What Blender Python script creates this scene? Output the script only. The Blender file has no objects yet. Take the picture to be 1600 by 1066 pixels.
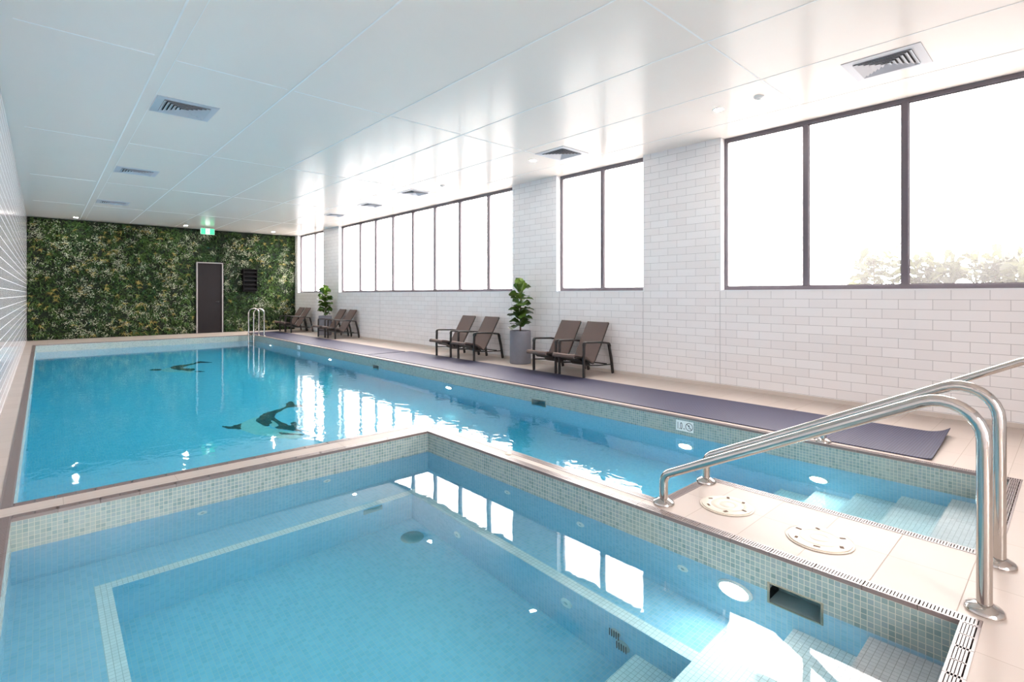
import bpy, math, random
from math import sin, cos, pi, radians, sqrt
from mathutils import Vector, Matrix, noise

random.seed(7)
S = bpy.context.scene
COL = S.collection

# ------------------------------------------------------------------ camera, world, light, exposure
cam_data = bpy.data.cameras.new('camera')
cam = bpy.data.objects.new('camera', cam_data)
COL.objects.link(cam)
cam_data.sensor_fit = 'HORIZONTAL'
cam_data.sensor_width = 36.0
cam_data.lens = 804.5 / 1600 * 36.0
cam_data.shift_y = -(533 - 460.2) / 1600
cam_data.clip_start = 0.05
cam_data.clip_end = 200
cam.location = (0, 0, 1.24)
cam.rotation_euler = (radians(90), 0, radians(-42.33))
S.camera = cam

SKY = 7.0
world = bpy.data.worlds.new('overcast_sky')
S.world = world
world.use_nodes = True
wn = world.node_tree.nodes
wn['Background'].inputs[0].default_value = (1.0, 0.905, 0.865, 1)
wn['Background'].inputs[1].default_value = SKY
# overcast sky above the horizon, darker ground below it
_l = world.node_tree.links
_tc = wn.new('ShaderNodeTexCoord'); _sp = wn.new('ShaderNodeSeparateXYZ'); _mr = wn.new('ShaderNodeMapRange')
_mr.inputs[1].default_value = -.12; _mr.inputs[2].default_value = .02; _mr.inputs[3].default_value = SKY*.17; _mr.inputs[4].default_value = SKY
_l.new(_tc.outputs['Generated'], _sp.inputs[0]); _l.new(_sp.outputs[2], _mr.inputs[0]); _l.new(_mr.outputs[0], wn['Background'].inputs[1])

S.view_settings.view_transform = 'Standard'
S.view_settings.look = 'None'
S.view_settings.gamma = 1.0
S.view_settings.use_curve_mapping = False
S.view_settings.exposure = 1.55
S.cycles.use_denoising = True
S.cycles.max_bounces = 14
S.cycles.diffuse_bounces = 8
S.cycles.glossy_bounces = 5
S.cycles.transmission_bounces = 10
S.cycles.transparent_max_bounces = 12
S.cycles.sample_clamp_indirect = 12
S.cycles.caustics_reflective = True
S.cycles.caustics_refractive = True
S.cycles.blur_glossy = 0.5

CEIL = 3.33
WX = 6.68            # window wall
LX = -0.32           # left wall
WY0, WY1 = -2.6, 19.0
SILL = 1.29
WL = -0.183          # water level
# window openings along the right wall: (y0, y1, mullions)
WINS = [(.22, 3.21, [1.235, 2.2]),
        (4.39, 6.18, [5.25]),
        (7.31, 15.2, [8.18, 9.17, 10.15, 11.12, 12.1, 13.05, 13.99]),
        (16.35, 18.63, [17.33])]
for (a, b, m) in WINS:
    ld = bpy.data.lights.new('window_daylight_portal', 'AREA')
    ld.shape = 'RECTANGLE'
    ld.size = 2.04
    ld.size_y = b - a
    ld.cycles.is_portal = True
    lo = bpy.data.objects.new('window_daylight_portal', ld)
    lo.location = (WX + 0.24, (a + b) / 2, (SILL + CEIL) / 2)
    lo.rotation_euler = (0, radians(90), 0)
    COL.objects.link(lo)

# unseen window added behind the camera to light the near end
NWX0, NWX1, NWZ0, NWZ1 = -.2, 1.7, .1, 2.7
ld = bpy.data.lights.new('window_daylight_portal', 'AREA')
ld.shape = 'RECTANGLE'; ld.size = NWX1-NWX0; ld.size_y = NWZ1-NWZ0; ld.cycles.is_portal = True
lo = bpy.data.objects.new('window_daylight_portal', ld)
lo.location = ((NWX0+NWX1)/2, WY0-.24, (NWZ0+NWZ1)/2); lo.rotation_euler = (radians(90), 0, 0)
COL.objects.link(lo)

# ------------------------------------------------------------------ helpers
class MB:
    """collects geometry for ONE mesh"""
    def __init__(s):
        s.v = []; s.f = []; s.m = []
    def quad(s, a, b, c, d, mi=0):
        n = len(s.v); s.v += [a, b, c, d]; s.f.append((n, n+1, n+2, n+3)); s.m.append(mi)
    def poly(s, pts, mi=0):
        n = len(s.v); s.v += list(pts); s.f.append(tuple(range(n, n+len(pts)))); s.m.append(mi)
    def box(s, x0, x1, y0, y1, z0, z1, mi=0):
        n = len(s.v)
        s.v += [(x0,y0,z0),(x1,y0,z0),(x1,y1,z0),(x0,y1,z0),(x0,y0,z1),(x1,y0,z1),(x1,y1,z1),(x0,y1,z1)]
        for q in ((0,3,2,1),(4,5,6,7),(0,1,5,4),(1,2,6,5),(2,3,7,6),(3,0,4,7)):
            s.f.append(tuple(n+i for i in q)); s.m.append(mi)
    def rbox(s, x0, x1, y0, y1, z0, z1, r, mi=0):
        """box with rounded vertical corners and a small top chamfer"""
        pts = []
        for cx, cy, a0 in ((x1-r,y1-r,0),(x0+r,y1-r,90),(x0+r,y0+r,180),(x1-r,y0+r,270)):
            for k in range(5):
                a = radians(a0 + k*22.5)
                pts.append((cx+r*cos(a), cy+r*sin(a)))
        s.prism(pts, z0, z1, mi)
    def prism(s, pts, z0, z1, mi=0):
        n = len(s.v); k = len(pts)
        s.v += [(p[0],p[1],z0) for p in pts] + [(p[0],p[1],z1) for p in pts]
        s.f.append(tuple(n+i for i in reversed(range(k)))); s.m.append(mi)
        s.f.append(tuple(n+k+i for i in range(k))); s.m.append(mi)
        for i in range(k):
            j = (i+1) % k
            s.f.append((n+i, n+j, n+k+j, n+k+i)); s.m.append(mi)
    def tube(s, path, r, seg=12, cap=True, mi=0, flat=None):
        """sweep a circle (or an ellipse: flat=(ra, rb, up)) along a path"""
        P = [Vector(p) for p in path]; n0 = len(s.v)
        up = None
        for i, p in enumerate(P):
            t = ((P[min(i+1, len(P)-1)] - P[max(i-1, 0)])).normalized()
            if flat:
                a = Vector(flat[2]); a = (a - t*a.dot(t)).normalized()
            elif up is None:
                a = Vector((0,0,1)) if abs(t.z) < .9 else Vector((1,0,0))
                a = (a - t*a.dot(t)).normalized()
            else:
                a = (up - t*up.dot(t)).normalized()
            up = a; b = t.cross(a)
            rr = r[i] if isinstance(r, (list, tuple)) else r
            for k in range(seg):
                th = 2*pi*k/seg
                if flat:
                    cx, sx = cos(th), sin(th)
                    q = a*(flat[0]*math.copysign(abs(cx)**.5, cx)) + b*(flat[1]*math.copysign(abs(sx)**.5, sx))
                else:
                    q = a*cos(th)*rr + b*sin(th)*rr
                s.v.append(tuple(p+q))
        for i in range(len(P)-1):
            for k in range(seg):
                a0 = n0+i*seg+k; a1 = n0+i*seg+(k+1) % seg
                s.f.append((a0, a1, a1+seg, a0+seg)); s.m.append(mi)
        if cap:
            s.f.append(tuple(n0+k for k in reversed(range(seg)))); s.m.append(mi)
            e = n0+(len(P)-1)*seg
            s.f.append(tuple(e+k for k in range(seg))); s.m.append(mi)
    def lathe(s, prof, c=(0,0,0), seg=32, mi=0, axis='z', cap=True):
        n0 = len(s.v)
        for (r, h) in prof:
            for k in range(seg):
                th = 2*pi*k/seg
                a, b = r*cos(th), r*sin(th)
                if axis == 'z': q = (c[0]+a, c[1]+b, c[2]+h)
                elif axis == 'x': q = (c[0]+h, c[1]+a, c[2]+b)
                else: q = (c[0]+a, c[1]+h, c[2]+b)
                s.v.append(q)
        for i in range(len(prof)-1):
            for k in range(seg):
                a0 = n0+i*seg+k; a1 = n0+i*seg+(k+1) % seg
                s.f.append((a0, a1, a1+seg, a0+seg)); s.m.append(mi)
        if not cap: return
        s.f.append(tuple(n0+k for k in range(seg))); s.m.append(mi)
        e = n0+(len(prof)-1)*seg
        s.f.append(tuple(e+k for k in range(seg))); s.m.append(mi)
    def build(s, name, mats, parent=None, loc=(0,0,0), smooth=False, bevel=0, colors=None):
        me = bpy.data.meshes.new(name)
        me.from_pydata(s.v, [], s.f)
        if not isinstance(mats, (list, tuple)): mats = [mats]
        for m in mats: me.materials.append(m)
        if len(mats) > 1: me.polygons.foreach_set('material_index', s.m)
        if smooth:
            me.polygons.foreach_set('use_smooth', [True]*len(me.polygons))
            try: me.set_sharp_from_angle(angle=radians(38))
            except Exception: pass
        if colors is not None:
            at = me.attributes.new('tint', 'FLOAT_COLOR', 'FACE')
            at.data.foreach_set('color', [c for col in colors for c in col])
        me.update()
        o = bpy.data.objects.new(name, me)
        o.location = loc
        if parent: o.parent = parent
        COL.objects.link(o)
        if bevel:
            b = o.modifiers.new('bevel', 'BEVEL'); b.width = bevel; b.segments = 2; b.limit_method = 'ANGLE'
        return o

def tag(o, label, cat, group=None, kind=None):
    o['label'] = label; o['category'] = cat
    if group: o['group'] = group
    if kind: o['kind'] = kind
    return o
def struct(o):
    o['kind'] = 'structure'; return o
def thing(name, label, cat, loc=(0,0,0), rz=0, group=None):
    o = bpy.data.objects.new(name, None); COL.objects.link(o)
    o.empty_display_size = .1
    o.location = loc; o.rotation_euler = (0,0,rz)
    return tag(o, label, cat, group)
def dup(root, loc, label, rz=0):
    """a copy of a thing with copies of its parts and sub-parts"""
    r = root.copy(); COL.objects.link(r); r.location = loc; r.rotation_euler = (0,0,rz); r['label'] = label
    for ch in list(root.children):
        c = ch.copy(); COL.objects.link(c); c.parent = r
        for g in list(ch.children):
            d = g.copy(); COL.objects.link(d); d.parent = c
    return r
def fillet(pts, rads, n=8):
    """polyline with rounded inner corners"""
    P = [Vector(p) for p in pts]; out = [P[0]]
    for i in range(1, len(P)-1):
        r = rads[i-1]
        a = (P[i-1]-P[i]).normalized(); b = (P[i+1]-P[i]).normalized()
        ang = a.angle(b); d = r/math.tan(ang/2)
        c = P[i] + (a+b).normalized()*(r/sin(ang/2))
        p0 = P[i]+a*d; p1 = P[i]+b*d
        u = p0-c; w = p1-c; tot = u.angle(w)
        for k in range(n+1):
            t = k/n
            out.append(c + (u*sin((1-t)*tot) + w*sin(t*tot))/sin(tot))
    out.append(P[-1])
    return [tuple(p) for p in out]

# ------------------------------------------------------------------ materials
def lin(r, g, b):
    f = lambda c: ((c/255+.055)/1.055)**2.4 if c > 10 else c/255/12.92
    return (f(r), f(g), f(b), 1)
def mat(name, col, rough=.5, metal=0, spec=.5, noise_amt=0, noise_scale=8, bump=0, bump_scale=40, coat=0):
    m = bpy.data.materials.new(name); m.use_nodes = True
    nt = m.node_tree; p = nt.nodes['Principled BSDF']
    p.inputs['Base Color'].default_value = col
    p.inputs['Roughness'].default_value = rough
    p.inputs['Metallic'].default_value = metal
    p.inputs['Specular IOR Level'].default_value = spec
    if coat:
        p.inputs['Coat Weight'].default_value = coat; p.inputs['Coat Roughness'].default_value = .08
    tc = nt.nodes.new('ShaderNodeTexCoord')
    n = nt.nodes.new('ShaderNodeTexNoise'); n.inputs['Scale'].default_value = noise_scale; n.inputs['Detail'].default_value = 4
    nt.links.new(tc.outputs['Object'], n.inputs['Vector'])
    if noise_amt:
        mx = nt.nodes.new('ShaderNodeMix'); mx.data_type = 'RGBA'
        mx.inputs['A'].default_value = tuple(min(1, c*(1-noise_amt)) for c in col[:3])+(1,)
        mx.inputs['B'].default_value = tuple(min(1, c*(1+noise_amt)) for c in col[:3])+(1,)
        nt.links.new(n.outputs['Fac'], mx.inputs['Factor'])
        nt.links.new(mx.outputs['Result'], p.inputs['Base Color'])
    if bump:
        n2 = nt.nodes.new('ShaderNodeTexNoise'); n2.inputs['Scale'].default_value = bump_scale
        nt.links.new(tc.outputs['Object'], n2.inputs['Vector'])
        b = nt.nodes.new('ShaderNodeBump'); b.inputs['Strength'].default_value = bump; b.inputs['Distance'].default_value = .01
        nt.links.new(n2.outputs['Fac'], b.inputs['Height']); nt.links.new(b.outputs['Normal'], p.inputs['Normal'])
    return m
def emis(name, col, s):
    m = bpy.data.materials.new(name); m.use_nodes = True
    p = m.node_tree.nodes['Principled BSDF']
    p.inputs['Base Color'].default_value = (.8,.8,.8,1)
    p.inputs['Emission Color'].default_value = col; p.inputs['Emission Strength'].default_value = s
    return m
def mosaic(name, cols, grout, pitch=(.0244,.0244,.0244), gap=.09, off=(0,0,0), rough=.22, stain=None, var=.14, soft=0):
    """small square tiles on any axis-aligned face, drawn in object space"""
    m = bpy.data.materials.new(name); m.use_nodes = True
    nt = m.node_tree; N = nt.nodes; L = nt.links; p = N['Principled BSDF']
    tc = N.new('ShaderNodeTexCoord'); ge = N.new('ShaderNodeNewGeometry')
    def vm(op, a, b=None):
        n = N.new('ShaderNodeVectorMath'); n.operation = op
        for i, x in enumerate((a, b)):
            if x is None: continue
            if isinstance(x, tuple): n.inputs[i].default_value = x
            else: L.new(x, n.inputs[i])
        return n.outputs[0]
    def ma(op, a, b=None):
        n = N.new('ShaderNodeMath'); n.operation = op
        for i, x in enumerate((a, b)):
            if x is None: continue
            if isinstance(x, (int, float)): n.inputs[i].default_value = x
            else: L.new(x, n.inputs[i])
        return n.outputs[0]
    v = vm('DIVIDE', vm('SUBTRACT', tc.outputs['Object'], off), pitch)
    # on each face ignore the axis along its normal
    an = vm('ABSOLUTE', ge.outputs['True Normal'])
    sx = N.new('ShaderNodeSeparateXYZ'); L.new(an, sx.inputs[0])
    sv = N.new('ShaderNodeSeparateXYZ'); L.new(v, sv.inputs[0])
    masks = []; cells = []
    for i in range(3):
        fr = ma('FRACT', sv.outputs[i])
        d = ma('ABSOLUTE', ma('SUBTRACT', fr, .5))
        ln = ma('GREATER_THAN', d, .5-gap/2)
        k = ma('LESS_THAN', sx.outputs[i], .6)
        masks.append(ma('MULTIPLY', ln, k)); cells.append(ma('MULTIPLY', ma('FLOOR', sv.outputs[i]), k))
    msk = ma('MAXIMUM', ma('MAXIMUM', masks[0], masks[1]), masks[2])
    cb = N.new('ShaderNodeCombineXYZ')
    for i in range(3): L.new(cells[i], cb.inputs[i])
    wnn = N.new('ShaderNodeTexWhiteNoise'); wnn.noise_dimensions = '3D'; L.new(cb.outputs[0], wnn.inputs['Vector'])
    cr = N.new('ShaderNodeValToRGB'); cr.color_ramp.interpolation = 'LINEAR'
    el = cr.color_ramp.elements
    el[0].position = 0; el[0].color = cols[0]; el[1].position = 1; el[1].color = cols[-1]
    for i, c in enumerate(cols[1:-1]):
        e = el.new((i+1)/(len(cols)-1)); e.color = c
    L.new(wnn.outputs['Value'], cr.inputs[0])
    mx = N.new('ShaderNodeMix'); mx.data_type = 'RGBA'
    L.new(msk, mx.inputs['Factor']); L.new(cr.outputs[0], mx.inputs['A']); mx.inputs['B'].default_value = grout
    out = mx.outputs['Result']
    if stain:
        nz = N.new('ShaderNodeTexNoise'); nz.inputs['Scale'].default_value = 1.7; nz.inputs['Detail'].default_value = 5
        L.new(tc.outputs['Object'], nz.inputs['Vector'])
        r2 = N.new('ShaderNodeMapRange'); r2.inputs[1].default_value = .5; r2.inputs[2].default_value = .75
        r2.inputs[3].default_value = 0; r2.inputs[4].default_value = .45
        L.new(nz.outputs['Fac'], r2.inputs[0])
        m2 = N.new('ShaderNodeMix'); m2.data_type = 'RGBA'; L.new(r2.outputs[0], m2.inputs['Factor'])
        L.new(out, m2.inputs['A']); m2.inputs['B'].default_value = stain; out = m2.outputs['Result']
    L.new(out, p.inputs['Base Color'])
    mr = N.new('ShaderNodeMapRange'); mr.inputs[3].default_value = rough; mr.inputs[4].default_value = .8
    L.new(msk, mr.inputs[0]); L.new(mr.outputs[0], p.inputs['Roughness'])
    return m
def brick(name, c1, c2, grout, axes, w, h, off=(0,0), mortar=.0015, rough=.2, offset=.5, bump=.15, bias=0, wav=0, spec=.5):
    """running-bond tiles; axes picks which two object axes run along and up"""
    m = bpy.data.materials.new(name); m.use_nodes = True
    nt = m.node_tree; N = nt.nodes; L = nt.links; p = N['Principled BSDF']
    tc = N.new('ShaderNodeTexCoord'); s = N.new('ShaderNodeSeparateXYZ'); L.new(tc.outputs['Object'], s.inputs[0])
    cb = N.new('ShaderNodeCombineXYZ')
    for i in (0, 1):
        a = N.new('ShaderNodeMath'); a.operation = 'SUBTRACT'; L.new(s.outputs[axes[i]], a.inputs[0]); a.inputs[1].default_value = off[i]
        L.new(a.outputs[0], cb.inputs[i])
    b = N.new('ShaderNodeTexBrick'); L.new(cb.outputs[0], b.inputs['Vector'])
    b.inputs['Color1'].default_value = c1; b.inputs['Color2'].default_value = c2; b.inputs['Mortar'].default_value = grout
    b.inputs['Scale'].default_value = 1; b.inputs['Mortar Size'].default_value = mortar; b.inputs['Mortar Smooth'].default_value = .1
    b.inputs['Bias'].default_value = bias; b.inputs['Brick Width'].default_value = w; b.inputs['Row Height'].default_value = h
    b.offset = offset
    L.new(b.outputs['Color'], p.inputs['Base Color'])
    p.inputs['Specular IOR Level'].default_value = spec
    mr = N.new('ShaderNodeMapRange'); mr.inputs[3].default_value = rough; mr.inputs[4].default_value = .85
    L.new(b.outputs['Fac'], mr.inputs[0]); L.new(mr.outputs[0], p.inputs['Roughness'])
    bp = N.new('ShaderNodeBump'); bp.inputs['Strength'].default_value = bump; bp.inputs['Distance'].default_value = .002; bp.invert = True
    L.new(b.outputs['Fac'], bp.inputs['Height'])
    nrm = bp.outputs['Normal']
    if wav:
        nz = N.new('ShaderNodeTexNoise'); nz.inputs['Scale'].default_value = 6; L.new(tc.outputs['Object'], nz.inputs['Vector'])
        b2 = N.new('ShaderNodeBump'); b2.inputs['Strength'].default_value = wav; b2.inputs['Distance'].default_value = .01
        L.new(nz.outputs['Fac'], b2.inputs['Height']); L.new(nrm, b2.inputs['Normal']); nrm = b2.outputs['Normal']
    L.new(nrm, p.inputs['Normal'])
    return m
def water(name, amp, scale, stretch=(1,1,1), sigma=(.46,.075,.035)):
    m = bpy.data.materials.new(name); m.use_nodes = True
    nt = m.node_tree; N = nt.nodes; L = nt.links
    N.remove(N['Principled BSDF'])
    out = N['Material Output']
    g = N.new('ShaderNodeBsdfGlass'); g.inputs['Roughness'].default_value = 0; g.inputs['IOR'].default_value = 1.33
    g.inputs['Color'].default_value = (1,1,1,1)
    L.new(g.outputs[0], out.inputs['Surface'])
    a = N.new('ShaderNodeVolumeAbsorption')
    dens = max(sigma); a.inputs['Density'].default_value = dens
    a.inputs['Color'].default_value = tuple(1-s/dens*.999 for s in sigma)+(1,)
    L.new(a.outputs[0], out.inputs['Volume'])
    tc = N.new('ShaderNodeTexCoord'); mp = N.new('ShaderNodeMapping'); mp.inputs['Scale'].default_value = stretch
    L.new(tc.outputs['Object'], mp.inputs[0])
    n1 = N.new('ShaderNodeTexNoise'); n1.inputs['Scale'].default_value = scale; n1.inputs['Detail'].default_value = 3; n1.inputs['Roughness'].default_value = .45
    n1.inputs['Distortion'].default_value = .6
    L.new(mp.outputs[0], n1.inputs['Vector'])
    b = N.new('ShaderNodeBump'); b.inputs['Strength'].default_value = 1; b.inputs['Distance'].default_value = amp
    L.new(n1.outputs['Fac'], b.inputs['Height']); L.new(b.outputs['Normal'], g.inputs['Normal'])
    return m

M = {}
M['ceiling'] = mat('ceiling_paint', (.93,.855,.80,1), .2, spec=.12, noise_amt=.015, noise_scale=2, bump=.02, bump_scale=2.5)
M['joint'] = mat('ceiling_sealant', (.9,.9,.9,1), .7)
M['wallR'] = brick('white_subway_tile', (.84,.81,.81,1), (.88,.86,.865,1), (.50,.48,.49,1), (1,2), .2855, .1032, (2.844, SILL-1.032), mortar=.0022, rough=.3, wav=.08, spec=.3)
M['wallL'] = brick('grey_gloss_tile', (.52,.515,.55,1), (.60,.595,.63,1), (.80,.80,.81,1), (1,2), .2855, .105, (0, .99), mortar=.0032, rough=.12, wav=.12)
M['plaster'] = mat('white_paint', (.8,.8,.81,1), .6)
M['reveal'] = mat('white_reveal', (.84,.84,.86,1), .45)
M['deck'] = brick('beige_porcelain_deck', (.49,.42,.375,1), (.53,.455,.41,1), (.40,.34,.29,1), (0,1), .576, .288, (2.97, .03), mortar=.0018, rough=.45, offset=0, bump=.1, spec=.3)
M['base'] = mat('beige_skirting', (.62,.55,.50,1), .4)
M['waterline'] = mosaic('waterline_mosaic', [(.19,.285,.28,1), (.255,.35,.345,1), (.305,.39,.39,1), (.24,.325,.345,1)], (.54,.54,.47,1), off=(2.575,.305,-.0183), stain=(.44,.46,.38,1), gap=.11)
M['mosaic'] = mosaic('underwater_lit_mosaic', [(.33,.58,.74,1), (.36,.61,.78,1), (.41,.65,.81,1), (.35,.59,.77,1)], (.52,.62,.70,1), off=(2.575,.305,-.0183))  # same tile as above water, blue underwater light put into its colour
M['whitemosaic'] = mosaic('white_anti_slip_mosaic', [(.80,.79,.81,1), (.84,.83,.85,1), (.88,.87,.89,1)], (.50,.49,.49,1), off=(2.575,.305,-.0183), gap=.08, rough=.4)
M['grate'] = mat('taupe_grate_plastic', lin(122,108,106), .3, spec=.6)
M['channel'] = mat('dark_gutter', lin(70,60,58), .8)
M['water_main'] = water('main_pool_water', .0016, 8, (1.0,.8,1), sigma=(.50,.035,.004))
M['water_spa'] = water('spa_water', .0012, 2.4, (1,1,1), sigma=(.38,.018,.001))
M['steel'] = mat('polished_stainless_steel', (.56,.53,.505,1), .08, metal=1, noise_amt=.03)
M['frame'] = mat('charcoal_aluminium', lin(98,92,100), .4, metal=.0, spec=.5)
M['sling'] = mat('brown_grey_sling', lin(108,94,90), .75, noise_amt=.08, noise_scale=120, bump=.25, bump_scale=400, spec=.2)
M['chairframe'] = mat('black_aluminium_frame', lin(40,37,38), .4, noise_amt=.05)
M['matt'] = None
M['pot'] = mat('grey_fibre_concrete', lin(124,124,134), .75, noise_amt=.12, noise_scale=9, bump=.2, bump_scale=60)
M['soil'] = mat('dark_soil', (.03,.022,.016,1), .95, bump=.6, bump_scale=60)
M['trunk'] = mat('brown_bark', (.10,.065,.04,1), .9, bump=.4, bump_scale=50)
M['ivory'] = mat('ivory_plastic', lin(212,203,188), .45, noise_amt=.05, noise_scale=14)
M['rust'] = mat('brown_slot', lin(96,72,52), .8)
M['whiteplastic'] = mat('white_plastic', (.80,.80,.80,1), .4)
M['greyplastic'] = mat('blue_grey_plastic', (.36,.44,.46,1), .45)
M['black'] = mat('black_void', (.012,.012,.014,1), .6)
M['door'] = mat('dark_door_leaf', lin(30,26,29), .6, spec=.2, noise_amt=.12, noise_scale=3)
M['doorframe'] = mat('pale_door_frame', lin(150,145,145), .5)
M['vent'] = mat('vent_grey_metal', lin(196,198,206), .45)
M['lamp'] = emis('downlight_diffuser', (1,.94,.86,1), 170)
M['poollamp'] = emis('pool_lamp_lens', (1,.98,.95,1), 34)
M['lampring'] = mat('white_lamp_trim', (.85,.85,.85,1), .3)
M['exit'] = emis('exit_green', lin(60,190,130), .75)
M['exit'].node_tree.nodes['Principled BSDF'].inputs['Base Color'].default_value = lin(30,150,90)
M['exitwhite'] = emis('exit_white', (.9,1,.95,1), 1.1)
M['signwhite'] = mat('depth_sign_white', (.84,.85,.84,1), .35)
M['signblack'] = mat('depth_sign_black', (.03,.03,.03,1), .4)
M['dolphin_dark'] = mosaic('dark_mosaic', [(.02,.035,.045,1), (.03,.05,.06,1), (.045,.07,.08,1)], (.10,.14,.15,1))
M['dolphin_light'] = mosaic('pale_grey_mosaic', [(.55,.62,.62,1), (.62,.68,.66,1), (.66,.70,.70,1)], (.5,.52,.5,1))
M['niche'] = mat('black_louvre_metal', (.006,.006,.007,1), .7, spec=.1)
M['concrete'] = mat('outside_concrete', (.3,.3,.29,1), .9)

# rubber mat: dark with fine cross ribs
m = mat('dark_ribbed_rubber', lin(66,62,74), .5, spec=.35)
nt = m.node_tree; tc = nt.nodes['Texture Coordinate'] if 'Texture Coordinate' in nt.nodes else nt.nodes.new('ShaderNodeTexCoord')
wv = nt.nodes.new('ShaderNodeTexWave'); wv.bands_direction = 'Y'; wv.inputs['Scale'].default_value = 16
nt.links.new(tc.outputs['Object'], wv.inputs['Vector'])
bp = nt.nodes.new('ShaderNodeBump'); bp.inputs['Strength'].default_value = .35; bp.inputs['Distance'].default_value = .004
nt.links.new(wv.outputs['Fac'], bp.inputs['Height']); nt.links.new(bp.outputs['Normal'], nt.nodes['Principled BSDF'].inputs['Normal'])
mxr = nt.nodes.new('ShaderNodeMix'); mxr.data_type = 'RGBA'
mxr.inputs['A'].default_value = lin(44,44,66); mxr.inputs['B'].default_value = lin(62,62,90)
nt.links.new(wv.outputs['Fac'], mxr.inputs['Factor']); nt.links.new(mxr.outputs['Result'], nt.nodes['Principled BSDF'].inputs['Base Color'])
M['matt'] = m

# window glass: clear thin pane
m = bpy.data.materials.new('window_glass'); m.use_nodes = True
nt = m.node_tree; nt.nodes.remove(nt.nodes['Principled BSDF'])
tr = nt.nodes.new('ShaderNodeBsdfTransparent'); tr.inputs[0].default_value = (.97,.98,.98,1)
gl = nt.nodes.new('ShaderNodeBsdfGlossy'); gl.inputs['Roughness'].default_value = .02
lw = nt.nodes.new('ShaderNodeLayerWeight'); lw.inputs[0].default_value = .5
pw = nt.nodes.new('ShaderNodeMath'); pw.operation = 'POWER'; pw.inputs[1].default_value = 5
nt.links.new(lw.outputs['Facing'], pw.inputs[0])
fr = nt.nodes.new('ShaderNodeMapRange'); fr.inputs[3].default_value = .03; fr.inputs[4].default_value = .9
nt.links.new(pw.outputs[0], fr.inputs[0])
mx = nt.nodes.new('ShaderNodeMixShader')
nt.links.new(fr.outputs[0], mx.inputs[0]); nt.links.new(tr.outputs[0], mx.inputs[1]); nt.links.new(gl.outputs[0], mx.inputs[2])
tl = nt.nodes.new('ShaderNodeBsdfTranslucent'); tl.inputs[0].default_value = (1,1,1,1)   # faint haze of condensation
m2 = nt.nodes.new('ShaderNodeMixShader'); m2.inputs[0].default_value = .038
nt.links.new(mx.outputs[0], m2.inputs[1]); nt.links.new(tl.outputs[0], m2.inputs[2])
nt.links.new(m2.outputs[0], nt.nodes['Material Output'].inputs[0])
M['glass'] = m

def leafmat(name, c1, c2, rough=.35, translucent=.2, attr=True):
    m = bpy.data.materials.new(name); m.use_nodes = True
    nt = m.node_tree; p = nt.nodes['Principled BSDF']; L = nt.links
    p.inputs['Roughness'].default_value = rough
    at = nt.nodes.new('ShaderNodeAttribute'); at.attribute_name = 'tint'
    sp = nt.nodes.new('ShaderNodeSeparateColor'); L.new(at.outputs['Color'], sp.inputs[0])
    mx = nt.nodes.new('ShaderNodeMix'); mx.data_type = 'RGBA'
    mx.inputs['A'].default_value = c1; mx.inputs['B'].default_value = c2
    L.new(sp.outputs[0], mx.inputs['Factor']); L.new(mx.outputs['Result'], p.inputs['Base Color'])
    if translucent:
        t = nt.nodes.new('ShaderNodeBsdfTranslucent'); L.new(mx.outputs['Result'], t.inputs[0])
        ms = nt.nodes.new('ShaderNodeMixShader'); ms.inputs[0].default_value = translucent
        L.new(p.outputs[0], ms.inputs[1]); L.new(t.outputs[0], ms.inputs[2]); L.new(ms.outputs[0], nt.nodes['Material Output'].inputs[0])
    return m
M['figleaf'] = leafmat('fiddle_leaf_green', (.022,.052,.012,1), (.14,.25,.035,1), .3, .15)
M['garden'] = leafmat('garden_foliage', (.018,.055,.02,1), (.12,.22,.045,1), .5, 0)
M['gardenyellow'] = leafmat('yellow_grass', (.30,.24,.05,1), (.55,.47,.16,1), .6, 0)
M['gardenwhite'] = leafmat('white_flowers', (.40,.44,.30,1), (.72,.74,.58,1), .6, 0)
M['shrub'] = leafmat('outdoor_leaf', (.050,.058,.042,1), (.10,.115,.03,1), .7, .3)

# ------------------------------------------------------------------ room shell
SPA = (-.13, 2.575, .30, 3.96)
G = .06   # grate width
# deck rectangles by grid minus the holes
holes = [(-.19,2.635,.24,4.02), (-.19,4.84,4.18,17.16), (2.695,4.84,1.64,4.2), (3.285,4.84,.245,1.7)]
xs = sorted({LX, WX, *[h[0] for h in holes], *[h[1] for h in holes]})
ys = sorted({WY0, WY1, *[h[2] for h in holes], *[h[3] for h in holes]})
fl = MB()
def inhole(x, y): return any(h[0] < x < h[1] and h[2] < y < h[3] for h in holes)
for i in range(len(xs)-1):
    for j in range(len(ys)-1):
        if not inhole((xs[i]+xs[i+1])/2, (ys[j]+ys[j+1])/2):
            fl.box(xs[i], xs[i+1], ys[j], ys[j+1], -.06, 0)
struct(fl.build('floor', M['deck']))

w = MB(); w.box(LX-.2, LX, WY0-.2, WY1+.2, -.06, CEIL); struct(w.build('wall_left', M['wallL']))
w = MB(); w.box(LX, WX, WY1, WY1+.2, -.06, CEIL); struct(w.build('wall_back', M['plaster']))
w = MB(); w.box(LX, WX, WY0-.2, WY0, -.06, NWZ0); w.box(NWX0, NWX1, WY0-.2, WY0, NWZ1, CEIL); w.box(LX, NWX0, WY0-.2, WY0, NWZ0, CEIL); w.box(NWX1, WX, WY0-.2, WY0, NWZ0, CEIL); struct(w.build('wall_near', M['plaster']))
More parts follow.
